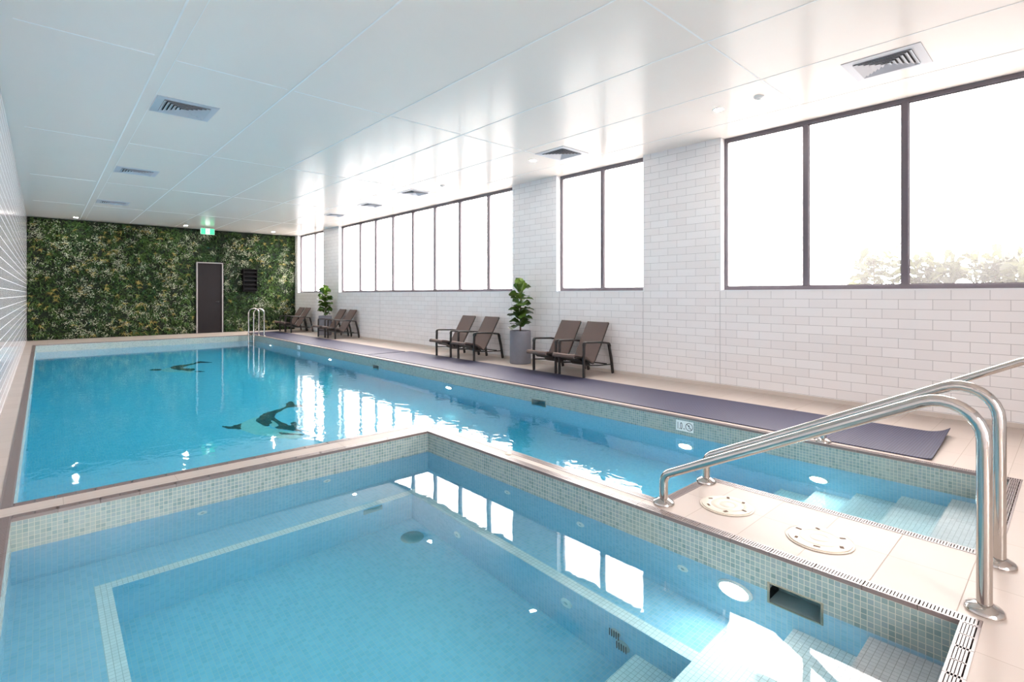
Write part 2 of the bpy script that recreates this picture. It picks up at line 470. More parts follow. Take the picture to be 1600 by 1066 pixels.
# right wall with openings (tile outside faces; reveals painted white)
w = MB(); TH = .24
w.box(WX, WX+TH, WY0-.2, WY1+.2, -.06, SILL)
prev = WY0-.2
for (a, b, mm) in WINS:
    w.box(WX, WX+TH, prev, a, SILL, CEIL); prev = b
w.box(WX, WX+TH, prev, WY1+.2, SILL, CEIL)
struct(w.build('wall_right', M['wallR']))
tr_ = MB()
for (a, b, mm) in WINS:   # thin white lining of the reveals
    tr_.box(WX-.002, WX+.105, b-.012, b+.004, SILL, CEIL)
    tr_.box(WX-.002, WX+.105, a-.004, a+.012, SILL, CEIL)
    tr_.box(WX-.004, WX+.105, a, b, SILL-.008, SILL+.010)
struct(tr_.build('trim_1', M['reveal']))
w = MB(); w.box(WX-.012, WX, WY0, WY1, 0, .045); struct(w.build('baseboard_right', M['base']))
# expansion joints of the tiled wall
w = MB()
for y in (3.21, 4.40, 6.10, 7.35, 9.9, 12.6, 15.25): w.box(WX-.0015, WX+.001, y-.004, y+.004, .045, SILL-.008)
struct(w.build('trim_2', mat('grey_sealant', (.5,.49,.5,1), .7)))

c = MB(); c.box(LX, WX+TH, WY0-.2, WY1, CEIL, CEIL+.15); struct(c.build('ceiling', M['ceiling']))
j = MB()
for x in (.76, 1.88, 3.0, 4.06, 5.16, 6.17): j.box(x-.007, x+.007, WY0, WY1-.3, CEIL-.003, CEIL+.001)
j.box(.872, .876, WY0, WY1-.3, CEIL-.0015, CEIL+.001)
gx = [LX+.12, .76, 1.88, 3.0, 4.06, 5.16, 6.17, 6.55]
for y in (-1.3, 2.07, 5.42, 8.82, 12.2, 15.6):
    for i in range(len(gx)-1):
        j.box(gx[i]+(.12 if i == 1 else .03), gx[i+1]-.04, y-.007, y+.007, CEIL-.003, CEIL+.001)
struct(j.build('trim_3', M['joint']))

# windows
def window(n, a, b, mull):
    x0, x1 = WX+.10, WX+.165
    t = bpy.data.objects.new('window_%d' % n, None); COL.objects.link(t); t['kind'] = 'structure'
    t.location = (x0, a, SILL); O = (x0, a, SILL)
    f = MB(); L_ = b-a; Hh = CEIL-SILL
    f.box(0, .065, 0, L_, .010, .055); f.box(0, .065, 0, L_, Hh-.05, Hh)
    f.box(0, .065, 0, .045, .055, Hh-.05); f.box(0, .065, L_-.045, L_, .055, Hh-.05)
    f.build('window_frame', M['frame'], t, bevel=.003)
    ed = [0.045]+[q-a for q in mull]+[L_-.045]
    for q in mull:
        g = MB(); y = q-a; g.box(-.004, .069, y-.031, y+.031, .055, Hh-.05)
        g.build('mullion', M['frame'], t, bevel=.003)
    for i in range(len(ed)-1):
        y0 = ed[i]+(.031 if i else 0); y1 = ed[i+1]-(.031 if i < len(ed)-2 else 0)
        g = MB(); g.box(.030, .036, y0, y1, .055, Hh-.05); g.build('pane', M['glass'], t)
        g = MB()   # slim glazing bead
        for (p, q, r, s_) in ((y0, y0+.009, .055, Hh-.05), (y1-.009, y1, .055, Hh-.05), (y0, y1, .055, .064), (y0, y1, Hh-.059, Hh-.05)):
            g.box(.015, .030, p, q, r, s_)
        g.build('glazing_bead', M['frame'], t)
for n, (a, b, mm) in enumerate(WINS): window(n+1, a, b, mm)
t = bpy.data.objects.new('window_5', None); COL.objects.link(t); t['kind'] = 'structure'; t.location = (NWX0, WY0-.12, NWZ0)  # added window, out of view, fills the near end with daylight
for k in range(4):
    x = k*(NWX1-NWX0)/3
    g = MB(); g.box(max(0, x-.03), min(NWX1-NWX0, x+.03), -.03, .03, .06, NWZ1-NWZ0-.06); g.build('mullion', M['frame'], t)
    if k < 3:
        g = MB(); g.box(x+.03, x+(NWX1-NWX0)/3-.03, -.003, .003, .06, NWZ1-NWZ0-.06); g.build('pane', M['glass'], t)
g = MB(); g.box(0, NWX1-NWX0, -.03, .03, 0, .06); g.box(0, NWX1-NWX0, -.03, .03, NWZ1-NWZ0-.06, NWZ1-NWZ0); g.build('window_frame', M['frame'], t)

# ------------------------------------------------------------------ pool basins
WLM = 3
def wallquad(mb, ax, c, u0, u1, z0, z1, hs=(), mi=0):
    """vertical sheet at x=c (ax 0) or y=c (ax 1), with rectangular holes (u0,u1,z0,z1)"""
    us = sorted({u0, u1, *[h[0] for h in hs], *[h[1] for h in hs]}); zs = sorted({z0, z1, *([WL] if z0 < WL < z1 else []), *[h[2] for h in hs], *[h[3] for h in hs]})
    for i in range(len(us)-1):
        for k in range(len(zs)-1):
            um = (us[i]+us[i+1])/2; zm = (zs[k]+zs[k+1])/2
            if any(h[0] < um < h[1] and h[2] < zm < h[3] for h in hs): continue
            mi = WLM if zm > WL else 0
            if ax == 0: mb.quad((c,us[i],zs[k]),(c,us[i+1],zs[k]),(c,us[i+1],zs[k+1]),(c,us[i],zs[k+1]), mi)
            else: mb.quad((us[i],c,zs[k]),(us[i+1],c,zs[k]),(us[i+1],c,zs[k+1]),(us[i],c,zs[k+1]), mi)
def hq(mb, x0, x1, y0, y1, z, mi=0, z2=None):
    z2 = z if z2 is None else z2
    mb.quad((x0,y0,z),(x1,y0,z),(x1,y1,z2),(x0,y1,z2), mi)
T = -.018
# spa
SK_SPA = (.763, 1.003, -.30, -.14)
BZ, PZ = -.64, -1.07
b = MB()
wallquad(b, 0, -.13, .30, 3.96, -1.2, T)
wallquad(b, 0, 2.575, .30, 3.96, -1.2, T, [SK_SPA])
wallquad(b, 1, .30, -.13, 2.575, -1.2, T)
wallquad(b, 1, 3.96, -.13, 2.575, -1.2, T)
PX0, PX1, PY0, PY1 = .28, 2.18, 1.18, 3.58
hq(b, -.13, PX0-.073, .30, 3.96, BZ); hq(b, PX0-.073, 2.575, PY1+.073, 3.96, BZ); hq(b, PX1+.073, 2.575, 1.18, PY1+.073, BZ)
# white nosing strips
hq(b, PX0-.073, PX0, 1.18, PY1+.073, BZ, 1); hq(b, PX0, PX1+.073, PY1, PY1+.073, BZ, 1); hq(b, PX1, PX1+.073, 1.18, PY1, BZ, 1)
hq(b, PX0-.073, 2.575, .30, 1.18, BZ, 1)
wallquad(b, 0, PX0, PY0, PY1, PZ, BZ); wallquad(b, 0, PX1, PY0, PY1, PZ, BZ)
wallquad(b, 1, PY0, PX0, PX1, PZ, BZ); wallquad(b, 1, PY1, PX0, PX1, PZ, BZ)
hq(b, PX0, PX1, PY0, PY1, PZ)
# gutter channel under the grate and the top of the wall
for (x0,x1,y0,y1) in ((-.19,-.13,.24,4.02),(2.575,2.635,.24,4.02),(-.13,2.575,.24,.30),(-.13,2.575,3.96,4.02)):
    b.box(x0+.001, x1-.001, y0+.001, y1-.001, -.05, -.034, 2)
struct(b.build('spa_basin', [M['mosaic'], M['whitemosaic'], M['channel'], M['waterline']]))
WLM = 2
b = MB()
b.box(1.3, 2.574, .301, .59, BZ, -.22); b.box(1.3, 2.574, .59, .885, BZ, -.44)
struct(b.build('spa_steps', M['whitemosaic']))
b = MB(); b.box(1.3, 2.179, 1.181, 1.48, PZ, -.86); struct(b.build('spa_lower_step', M['whitemosaic']))

# main pool
def fz(y): return -1.17 - max(0, y-1.75)*.035
SK_MAIN = [(4.60, 4.86, -.30, -.135), (9.06, 9.29, -.30, -.135)]
b = MB(); BT = -1.9
wallquad(b, 0, 4.78, .305, 17.1, BT, T, SK_MAIN)
wallquad(b, 0, -.13, 4.24, 17.1, BT, T)
wallquad(b, 1, 17.1, -.13, 4.78, BT, T)
wallquad(b, 1, 4.24, -.13, 2.755, BT, T)
wallquad(b, 0, 2.755, 1.70, 4.24, BT, T)
wallquad(b, 1, 1.70, 2.755, 3.345, BT, T)
wallquad(b, 0, 3.345, .305, 1.70, BT, T)
wallquad(b, 1, .305, 3.345, 4.78, BT, T)
hq(b, -.13, 4.78, 4.24, 17.1, fz(4.24), 0, fz(17.1))
hq(b, 2.755, 4.78, 1.70, 4.24, fz(1.75), 0, fz(4.24)); hq(b, 3.345, 4.78, .305, 1.70, fz(1.75))
for (x0,x1,y0,y1) in ((-.19,-.13,4.18,17.16),(-.13,2.695,4.18,4.24),(2.695,2.755,1.64,4.24),(2.755,3.285,1.64,1.70),(3.285,3.345,.245,1.70),(3.345,4.78,.245,.305),(4.78,4.84,.245,17.16),(-.13,4.78,17.10,17.16)):
    b.box(x0+.001, x1-.001, y0+.001, y1-.001, -.05, -.034, 1)
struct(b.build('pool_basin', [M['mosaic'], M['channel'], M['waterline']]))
b = MB()
for (y0, y1, z) in ((.306,.60,-.28),(.60,.89,-.475),(.89,1.18,-.655),(1.18,1.47,-.83),(1.47,1.75,-1.0)):
    b.box(3.346, 4.779, y0, y1, fz(0), z)
struct(b.build('pool_steps', M['whitemosaic']))

# water bodies (reach a little into the walls so the tiles stay wet)
wb = MB(); e = .01
pts = [(-.13-e,.30-e),(2.575+e,.30-e),(2.575+e,.763),(2.735,.763),(2.735,1.003),(2.575+e,1.003),(2.575+e,3.96+e),(-.13-e,3.96+e)]
wb.prism(pts, -1.16, WL)
tag(wb.build('spa_water', M['water_spa']), 'still clear pale blue water filling the small square spa', 'water', kind='stuff')
wb = MB()
pts = [(3.345-e,.305-e),(4.78+e,.305-e),(4.78+e,4.60),(4.93,4.60),(4.93,4.86),(4.78+e,4.86),(4.78+e,9.06),(4.93,9.06),(4.93,9.29),(4.78+e,9.29),
       (4.78+e,17.1+e),(-.13-e,17.1+e),(-.13-e,4.24-e),(2.755-e,4.24-e),(2.755-e,1.70-e),(3.345-e,1.70-e)]
wb.prism(pts, -1.85, WL)
tag(wb.build('pool_water', M['water_main']), 'turquoise water filling the long main swimming pool', 'water', kind='stuff')

# ------------------------------------------------------------------ overflow grates
def grate(name_label, x0, x1, y0, y1, slots='x', run='y'):
    """plastic grate: two rims, cross bars every 12 mm, a joint every 0.187 m"""
    g = MB(); zt, zb = .002, T; ox, oy = x0, y0
    X, Y = x1-x0, y1-y0; rim = .009
    Ln = Y if run == 'y' else X; n = max(1, round(Ln/.187)); sec = Ln/n
    for k in range(n):
        s0 = k*sec+.001; s1 = (k+1)*sec-.001
        def bx(a, b_, c_, d): # a,b across ; c,d along
            if run == 'y': g.box(a, b_, c_, d, zb-0, zt)
            else: g.box(c_, d, a, b_, zb-0, zt)
        W_ = X if run == 'y' else Y
        bx(0, rim, s0, s1); bx(W_-rim, W_, s0, s1)
        across = (run == 'y' and slots == 'x') or (run == 'x' and slots == 'y')
        if across:
            q = s0
            while q < s1-.004:
                bx(rim, W_-rim, q, min(q+.0080, s1)); q += .0117
        else:
            q = rim+.005
            while q < W_-rim-.003:
                bx(q, q+.0066, s0, s1); q += .0092
            for q in (s0, (s0+s1)/2-.003, s1-.006): bx(rim, W_-rim, q, q+.006)
    o = g.build('overflow_grate', M['grate'], None, (ox, oy, 0))
    return tag(o, name_label, 'drain grate', 'overflow grates round the pools')
grate('overflow grate on the left edge of the small spa', -.19, -.13, .24, 4.02)
grate('overflow grate between the spa and the raised deck with two round lids', 2.575, 2.635, .24, 4.02)
grate('overflow grate on the near edge of the spa beside the handrail foot', -.13, 2.575, .24, .30, run='x')
grate('overflow grate on the spa side of the cross walkway', -.13, 2.575, 3.96, 4.02, run='x')
grate('overflow grate on the left edge of the long main pool', -.19, -.13, 4.18, 17.16)
grate('overflow grate on the main pool side of the cross walkway', -.13, 2.695, 4.18, 4.24, run='x')
grate('overflow grate on the narrow walkway, main pool side', 2.695, 2.755, 1.64, 4.24)
grate('short overflow grate between the two lower handrail feet', 2.755, 3.285, 1.64, 1.70, slots='y', run='x')
grate('overflow grate along the entry steps beside the two round lids', 3.285, 3.345, .245, 1.70)
grate('overflow grate at the near end of the pool entry steps', 3.345, 4.78, .245, .305, run='x')
grate('overflow grate along the main pool beside the dark floor mats', 4.78, 4.84, .245, 17.16)
grate('overflow grate at the far end of the pool before the plant wall', -.13, 4.78, 17.10, 17.16, run='x')

# ------------------------------------------------------------------ handrails
def handrail(x, y_lo, y_hi, label):
    t = thing('handrail', label, 'handrail', (x, y_lo, 0), 0, 'steel pool handrails')
    D = y_hi-y_lo
    pts = fillet([(0,0,.004), (0,0,.168), (0,D,.888), (0,D,.004)], [.075, .135])
    g = MB(); g.tube(pts, .025, 20); g.build('rail_tube', M['steel'], t, smooth=True)
    for q in (0, D):
        g = MB(); g.lathe([(.002,.030),(.030,.030),(.036,.026),(.055,.018),(.062,.010),(.063,0),(.002,0)], (0,0,0), 32)
        g.build('base_flange', M['steel'], t, loc=(0,q,0.001), smooth=True)
handrail(2.725, 1.654, .245, 'polished steel handrail nearest the spa, its foot beside the near round lid')
handrail(3.245, 1.654, .241, 'polished steel handrail on the raised deck beside the pool entry steps')
handrail(4.86, 1.443, .06, 'polished steel handrail on the far side of the entry steps by the floor mat')

# ladder at the far corner
t = thing('pool_ladder', 'steel pool ladder with two hoop rails at the far right corner of the pool', 'ladder', (4.60, 16.37, 0))
for y in (0, .51):
    arc = [(0, y, -1.1), (0, y, .60)] + [(.145-.145*cos(a*pi/10), y, .67+.145*sin(a*pi/10)) for a in range(11)] + [(.29, y, .6), (.29, y, .003)]
    g = MB(); g.tube(arc, .021, 12); g.build('side_rail', M['steel'], t, smooth=True)
    g = MB(); g.lathe([(.002,.015),(.03,.015),(.042,.006),(.042,0),(.002,0)], (0,0,0), 20); g.build('flange', M['steel'], t, loc=(.29,y,.001), smooth=True)
for z in (.03, -.35, -.65, -.95):
    g = MB(); g.rbox(-.05, .04, .0, .51, z, z+.028, .01); g.build('tread', M['steel'], t)

# ------------------------------------------------------------------ round lids
def lid(x, y, r, rot, label):
    t = thing('access_hatch', label, 'access hatch', (x, y, 0), rot, 'round skimmer lids')
    g = MB(); g.lathe([(.002,.002),(r,.002),(r,.0045),(r-.004,.0055),(r*.985,.004),(.002,.004)], (0,0,0), 64)
    g.build('collar', M['ivory'], t, smooth=True)
    g = MB(); g.lathe([(.002,.003),(r*.93,.003),(r*.93,.0085),(r*.90,.0095),(r*.62,.0095),(r*.60,.008),(r*.58,.0095),(r*.30,.0095),(r*.28,.008),(r*.25,.010),(.002,.011)], (0,0,0), 64)
    for k in range(4):   # radial ribs of the inner disc
        a = k*pi/3+.3
        c_, s_ = cos(a), sin(a); w_ = .0025
        g.poly([(r*.30*c_-w_*s_, r*.30*s_+w_*c_, .0108), (r*.30*c_+w_*s_, r*.30*s_-w_*c_, .0108), (r*.57*c_+w_*s_, r*.57*s_-w_*c_, .0108), (r*.57*c_-w_*s_, r*.57*s_+w_*c_, .0108)])
    cov_o = g.build('cover', M['ivory'], t, smooth=True)
    for a, w_, h_ in ((10,.030,.016),(70,.024,.014),(128,.03,.013),(190,.026,.018),(250,.028,.014),(318,.024,.016)):
        a = radians(a); g = MB(); g.rbox(-w_/2, w_/2, -h_/2, h_/2, 0, .0006, .003)
        g.build('slot', M['rust'], cov_o, loc=(r*.74*cos(a), r*.74*sin(a), .0096)).rotation_euler = (0,0,a*1.7)
lid(2.962, 1.382, .147, .2, 'ivory round lid in the raised deck, nearer the lower handrail feet')
lid(2.903, .878, .152, 1.1, 'ivory round lid in the raised deck, nearer the tall handrail posts')

# ------------------------------------------------------------------ skimmer mouths
def skimmer(y0, y1, z0, z1, X, label, frame_mat):
    t = thing('skimmer_box', label, 'skimmer', (X, y0, z0), 0, 'wall skimmer openings')
    W_, H_ = y1-y0, z1-z0
    g = MB(); d = .14
    g.quad((0,0,0),(d,0,0),(d,W_,0),(0,W_,0)); g.quad((0,0,H_),(d,0,H_),(d,W_,H_),(0,W_,H_))
    g.quad((0,0,0),(d,0,0),(d,0,H_),(0,0,H_)); g.quad((0,W_,0),(d,W_,0),(d,W_,H_),(0,W_,H_)); g.quad((d,0,0),(d,W_,0),(d,W_,H_),(d,0,H_))
    g.build('throat', M['greyplastic'], t)
    g = MB(); f = .010
    g.box(-.004,.004,0,W_,0,f); g.box(-.004,.004,0,W_,H_-f*.6,H_); g.box(-.004,.004,0,f,f,H_-f*.6); g.box(-.004,.004,W_-f,W_,f,H_-f*.6)
    g.build('rim', frame_mat, t, bevel=.001)
rimm = mat('aged_skimmer_rim', lin(150,148,132), .5, noise_amt=.2, noise_scale=40)
skimmer(*SK_SPA[:2], SK_SPA[2], SK_SPA[3], 2.575, 'rectangular skimmer opening in the tiled right wall of the spa', rimm)
skimmer(*SK_MAIN[0][:2], SK_MAIN[0][2], SK_MAIN[0][3], 4.78, 'skimmer opening in the main pool wall below the pair of chairs near the pot', rimm)
skimmer(*SK_MAIN[1][:2], SK_MAIN[1][2], SK_MAIN[1][3], 4.78, 'farther skimmer opening in the main pool wall near the mat joint', rimm)

# ------------------------------------------------------------------ pool lights, jets, drains
def poollight(X, y, z, r, label, s=1):
    t = thing('underwater_light', label, 'pool light', (X, y, z), 0, 'round underwater pool lights')
    g = MB(); g.lathe([(.002,-.012),(r*.80,-.012),(r*.84,-.018),(r,-.012),(r*1.02,-.001),(.002,-.001)], (0,0,0), 40, axis='x'); bez_o = g.build('bezel', M['lampring'], t, smooth=True)
    g = MB(); g.lathe([(.002,-.026),(r*.3,-.025),(r*.6,-.021),(r*.80,-.014),(.002,-.013)], (0,0,0), 40, axis='x'); g.build('lens', M['poollamp'], bez_o, smooth=True)
poollight(2.575, 1.16, -.32, .088, 'glowing underwater light in the spa wall beside the skimmer opening')
poollight(4.78, 1.45, -.56, .075, 'glowing underwater light beside the main pool entry steps')
poollight(4.78, 2.65, -.54, .085, 'glowing underwater light below the white depth sign')
poollight(4.78, 6.73, -.50, .085, 'glowing underwater light in the main pool wall below the potted fig by the mat')
poollight(4.78, 11.3, -.50, .085, 'glowing underwater light in the main pool wall beyond the mat joint')
poollight(4.78, 15.4, -.45, .085, 'glowing underwater light nearest the pool ladder')

def jet(loc, axis, r, label):
    t = thing('spa_jet', label, 'water jet', loc, 0, 'white spa jets')
    sg = -1
    g = MB(); g.lathe([(r*.35,.0),(r*.35,sg*.004),(r*.5,sg*.010),(r*.8,sg*.009),(r,sg*.003),(r,0)], (0,0,0), 28, axis=axis)
    ring_o = g.build('ring', M['whiteplastic'], t, smooth=True)
    g = MB(); g.lathe([(.001,sg*.0045),(r*.33,sg*.0045),(r*.33,sg*.001),(.001,sg*.001)], (0,0,0), 20, axis=axis); g.build('nozzle', M['greyplastic'], ring_o)
jet((2.575, 2.877, -.345), 'x', .032, 'white jet high in the right spa wall, farthest from the handrail')
jet((2.575, 2.168, -.345), 'x', .032, 'white jet high in the right spa wall, middle of the three')
jet((2.575, 1.446, -.335), 'x', .032, 'white jet high in the right spa wall beside the glowing light')
jet((.791, 3.96, -.309), 'y', .030, 'white jet in the back spa wall, nearer the left corner')
jet((1.646, 3.96, -.297), 'y', .030, 'white jet in the back spa wall, nearer the inner corner')
jet((PX1, 2.968, -.845), 'x', .038, 'white jet below the bench of the spa, farther one')
jet((PX1, 1.938, -.811), 'x', .040, 'white jet below the bench of the spa, nearer one')
def suction(loc, axis, w_, h_, label, r=None):
    t = thing('suction_grille', label, 'drain', loc, 0, 'grey suction grilles')
    g = MB()
    if axis == 'z':
        g.lathe([(.001,.012),(r*.7,.012),(r,.002),(r,0),(.001,0)], (0,0,0), 28)
        g.build('cover', M['greyplastic'], t, smooth=True); return
    if axis == 'x':
        g.lathe([(.001,-.014),(r*.7,-.013),(r,-.002),(r,0),(.001,0)], (0,0,0), 28, axis='x')
        g.build('cover', M['greyplastic'], t, smooth=True)
        g = MB()
        for k in range(-2, 3): g.box(-.017, -.0135, k*.014-.002, k*.014+.002, -.03, .03)
        g.build('bar', M['channel'], t); return
    g.box(-w_/2, w_/2, -.008, 0, -h_/2, h_/2); g.build('cover', M['greyplastic'], t)
suction((PX1, 1.60, -.79), 'x', 0, 0, 'upper grey suction grille below the spa bench near the steps', .030)
suction((PX1, 1.555, -.865), 'x', 0, 0, 'lower grey suction grille below the spa bench near the steps', .042)
suction((1.84, PY1, -.70), 'y', .15, .07, 'dark rectangular grille in the inner back wall of the spa')
suction((2.03, 3.33, PZ), 'z', 0, 0, 'round drain on the deep spa floor by the inner corner', .085)

# small deck fittings
g = MB(); g.rbox(-.07,.07,-.055,.055,0,.004,.01); o = g.build('deck_cover_plate', M['deck'].copy(), None, (5.97,2.10,.0005)); tag(o, 'small rectangular cover plate in the deck between mat and wall', 'cover plate')
g = MB(); g.lathe([(.001,.008),(.018,.008),(.024,.004),(.024,0),(.001,0)], (0,0,0), 24); o = g.build('deck_button', M['ivory'], None, (2.668,2.97,.0005), smooth=True); tag(o, 'small ivory push button on the narrow walkway beside the spa', 'button')

# ------------------------------------------------------------------ depth signs on the pool wall
def textobj(body, size, loc, rot, m_, parent):
    cu = bpy.data.curves.new('lettering', 'FONT'); cu.body = body; cu.size = size; cu.extrude = .0006
    tmp = bpy.data.objects.new('tmp', cu); COL.objects.link(tmp)
    me = bpy.data.meshes.new_from_object(tmp.evaluated_get(bpy.context.evaluated_depsgraph_get()))
    bpy.data.objects.remove(tmp); me.materials.clear(); me.materials.append(m_)
    o = bpy.data.objects.new('lettering', me); o.location = loc; o.rotation_euler = rot; o.parent = parent; COL.objects.link(o)
    return o
def sign(y, z, W_, Hh, label, icon=True):
    t = thing('depth_sign', label, 'sign', (4.778, y, z), 0, 'pool depth markers')
    g = MB(); g.box(-.003, 0, -W_/2, W_/2, -Hh/2, Hh/2); pl_o = g.build('plate', M['signwhite'], t)
    R = (radians(90), 0, radians(-90))
    tx = textobj('1.0', .10, (-.0038, W_/2-.008, -.036), R, M['signblack'], pl_o); tx.scale = (.52, 1, 1)
    textobj('m', .028, (-.0038, W_/2-.080, -.034), R, M['signblack'], pl_o)
    if icon:
        g = MB()
        cy, r0, r1 = -W_/2+.045, .034, .040
        for k in range(32):
            a, b_ = 2*pi*k/32, 2*pi*(k+1)/32
            g.quad((-.0040,cy+r0*cos(a),r0*sin(a)),(-.0040,cy+r1*cos(a),r1*sin(a)),(-.0040,cy+r1*cos(b_),r1*sin(b_)),(-.0040,cy+r0*cos(b_),r0*sin(b_)))
        a = radians(-45); d = (cos(a), sin(a)); nn = (-d[1]*.003, d[0]*.003)   # slash falls to the right
        P = [(-d[0]*.04, -d[1]*.04), (d[0]*.04, d[1]*.04)]
        g.quad(*[(-.0042, cy-(p[0]+s_*nn[0]), p[1]+s_*nn[1]) for p, s_ in ((P[0],1),(P[1],1),(P[1],-1),(P[0],-1))])
        # little diving figure and wave
        g.lathe([(.0005,-.0042),(.0055,-.0042),(.0055,-.0040),(.0005,-.0040)], (0,cy+.002,.014), 12, axis='x')
        g.quad((-.0041,cy+.016,.012),(-.0041,cy-.004,.002),(-.0041,cy-.008,.006),(-.0041,cy+.014,.016))
        g.quad((-.0041,cy+.012,-.014),(-.0041,cy-.018,-.014),(-.0041,cy-.018,-.017),(-.0041,cy+.012,-.017))
        g.build('no_diving_symbol', M['signblack'], pl_o)
sign(2.662, -.088, .19, .105, 'white depth marker reading 1.0m with a no diving symbol')
sign(13.25, -.10, .19, .10, 'small distant depth marker on the main pool wall', icon=False)

# ------------------------------------------------------------------ dolphin mosaics on the pool floor
F_, TH_, V0, HH = 804.5, radians(42.33), 460.2, 1.24
def floorpt(u, v):
    """where a point of the design lies on the sloping pool floor (bent at the water surface)"""
    a = (u-800)/F_; dx = sin(TH_)+a*cos(TH_); dy = cos(TH_)-a*sin(TH_); dz = -(v-V0)/F_
    t_ = (WL-HH)/dz; px, py = dx*t_, dy*t_; L_ = sqrt(dx*dx+dy*dy+dz*dz)
    ex, ey = dx/L_/1.33, dy/L_/1.33; ez = -sqrt(1-ex*ex-ey*ey); z = -1.4
    for _ in range(8):
        k = (z-WL)/ez; x, y = px+ex*k, py+ey*k; z = fz(y)
    return (x, y, z+.004)
def cr(pts, n=5):
    """closed Catmull-Rom smoothing of an outline"""
    out = []; N_ = len(pts)
    for i in range(N_):
        p0, p1, p2, p3 = (Vector(pts[(i+k) % N_]) for k in (-1,0,1,2))
        for k in range(n):
            t_ = k/n
            out.append(tuple(.5*((2*p1)+(-p0+p2)*t_+(2*p0-5*p1+4*p2-p3)*t_*t_+(-p0+3*p1-3*p2+p3)*t_**3)))
    return out
def art(label, darks, lights, ox, oy, sc):
    P = [floorpt(ox+a/sc, oy+b_/sc) for pts in darks+lights for a, b_ in pts]
    c0 = Vector((sum(p[0] for p in P)/len(P), sum(p[1] for p in P)/len(P), 0)); c0.z = fz(c0.y)
    t = thing('dolphin_mosaic', label, 'floor mosaic', c0)
    for k, (sets, m_, nm) in enumerate(((lights, M['dolphin_light'], 'pale_belly'), (darks, M['dolphin_dark'], 'dark_back'))):
        g = MB()
        for pts in sets:
            q = [Vector(floorpt(ox+a/sc, oy+b_/sc))-c0+Vector((0,0,.002*k)) for a, b_ in cr(pts)]
            g.poly([tuple(x) for x in q])
        g.build(nm, m_, t)
SC = 1600/280
art('large dark and pale dolphin mosaic on the pool floor nearer the walkway',
    [[(785,722),(850,724),(905,712),(955,698),(950,722),(952,748),(900,746),(830,740)],
     [(1090,672),(1115,640),(1160,605),(1225,588),(1300,566),(1350,545),(1362,515),(1395,500),(1425,510),(1430,530),(1490,530),(1500,548),(1440,550),(1370,556),(1310,585),(1262,618),(1255,650),(1305,680),(1360,705),(1398,712),(1400,690),(1440,686),(1456,712),(1446,742),(1500,765),(1440,766),(1340,752),(1255,735),(1290,715),(1250,680),(1225,672),(1215,700),(1190,722),(1140,712)],
     [(1290,778),(1350,782),(1500,795),(1500,805),(1400,798),(1320,796)]],
    [[(952,700),(1000,672),(1060,648),(1110,640),(1088,672),(1140,714),(1190,725),(1235,745),(1330,760),(1470,780),(1480,820),(1400,832),(1280,826),(1200,812),(1100,800),(1010,775),(952,745)],
     [(1225,675),(1262,690),(1280,715),(1240,732),(1215,712)]], 210, 540, SC)
art('smaller distant dark dolphin mosaic on the pool floor toward the ladder',
    [[(130,218),(190,210),(242,212),(228,223),(160,224)],
     [(322,196),(360,182),(430,173),(520,160),(560,146),(600,142),(690,152),(640,155),(580,158),(520,172),(455,188),(432,202),(500,206),(538,206),(532,222),(490,230),(430,222),(380,218),(335,208)],
     [(540,232),(590,228),(630,234),(590,237)]],
    [[(242,214),(322,196),(330,210),(380,220),(430,226),(520,232),(540,238),(430,240),(290,236),(240,226)]], 210, 540, SC)

# ------------------------------------------------------------------ floor mats
def matobj(x0, x1, y0, y1, label, curl=False):
    g = MB(); W_, L_ = x1-x0, y1-y0; nx, ny = 12, 60; th = .007
    def hgt(i, k):
        u_, v_ = i/nx, k/ny*L_
        h = .002 + .0015*noise.noise(Vector((u_*3, v_*1.5, x0)))
        if curl:
            h += .055*max(0, 1-v_/.22)**2*max(0, u_-.15)**1.2 + .012*max(0, 1-v_/.1)**2
        return max(.001, h)
    ysk = [(k/ny)**1.8 if curl else k/ny for k in range(ny+1)]
    top = []; 
    for k in range(ny+1):
        for i in range(nx+1):
            y = ysk[k]*L_; u_ = i/nx
            h = .0015 + (.05*max(0, 1-y/.20)**2*max(0, (u_-.1)/.9)**1.3 + .010*max(0, 1-y/.08)**2 if curl else 0)
            top.append((u_*W_, y + (.02*max(0,1-y/.2)*u_ if curl else 0), h))
    n = len(top); g.v = [(a, b_, c_+th) for a, b_, c_ in top] + top
    for k in range(ny):
        for i in range(nx):
            a = k*(nx+1)+i
            g.f.append((a, a+1, a+nx+2, a+nx+1)); g.m.append(0)
            g.f.append((n+a, n+a+nx+1, n+a+nx+2, n+a+1)); g.m.append(0)
    edge = [i for i in range(nx+1)] + [k*(nx+1)+nx for k in range(1, ny+1)] + [ny*(nx+1)+i for i in range(nx-1, -1, -1)] + [k*(nx+1) for k in range(ny-1, 0, -1)]
    for a, b_ in zip(edge, edge[1:]+edge[:1]): g.f.append((a, n+a, n+b_, b_)); g.m.append(0)
    o = g.build('floor_mat', M['matt'], None, (x0, y0, 0), smooth=True)
    return tag(o, label, 'mat', 'long dark floor mats beside the pool')
matobj(4.895, 5.90, .73, 9.74, 'long dark ribbed mat with a curled near corner by the entry steps', True)
matobj(4.885, 5.80, 9.80, 18.0, 'farther dark ribbed mat running from the mat joint to the ladder')

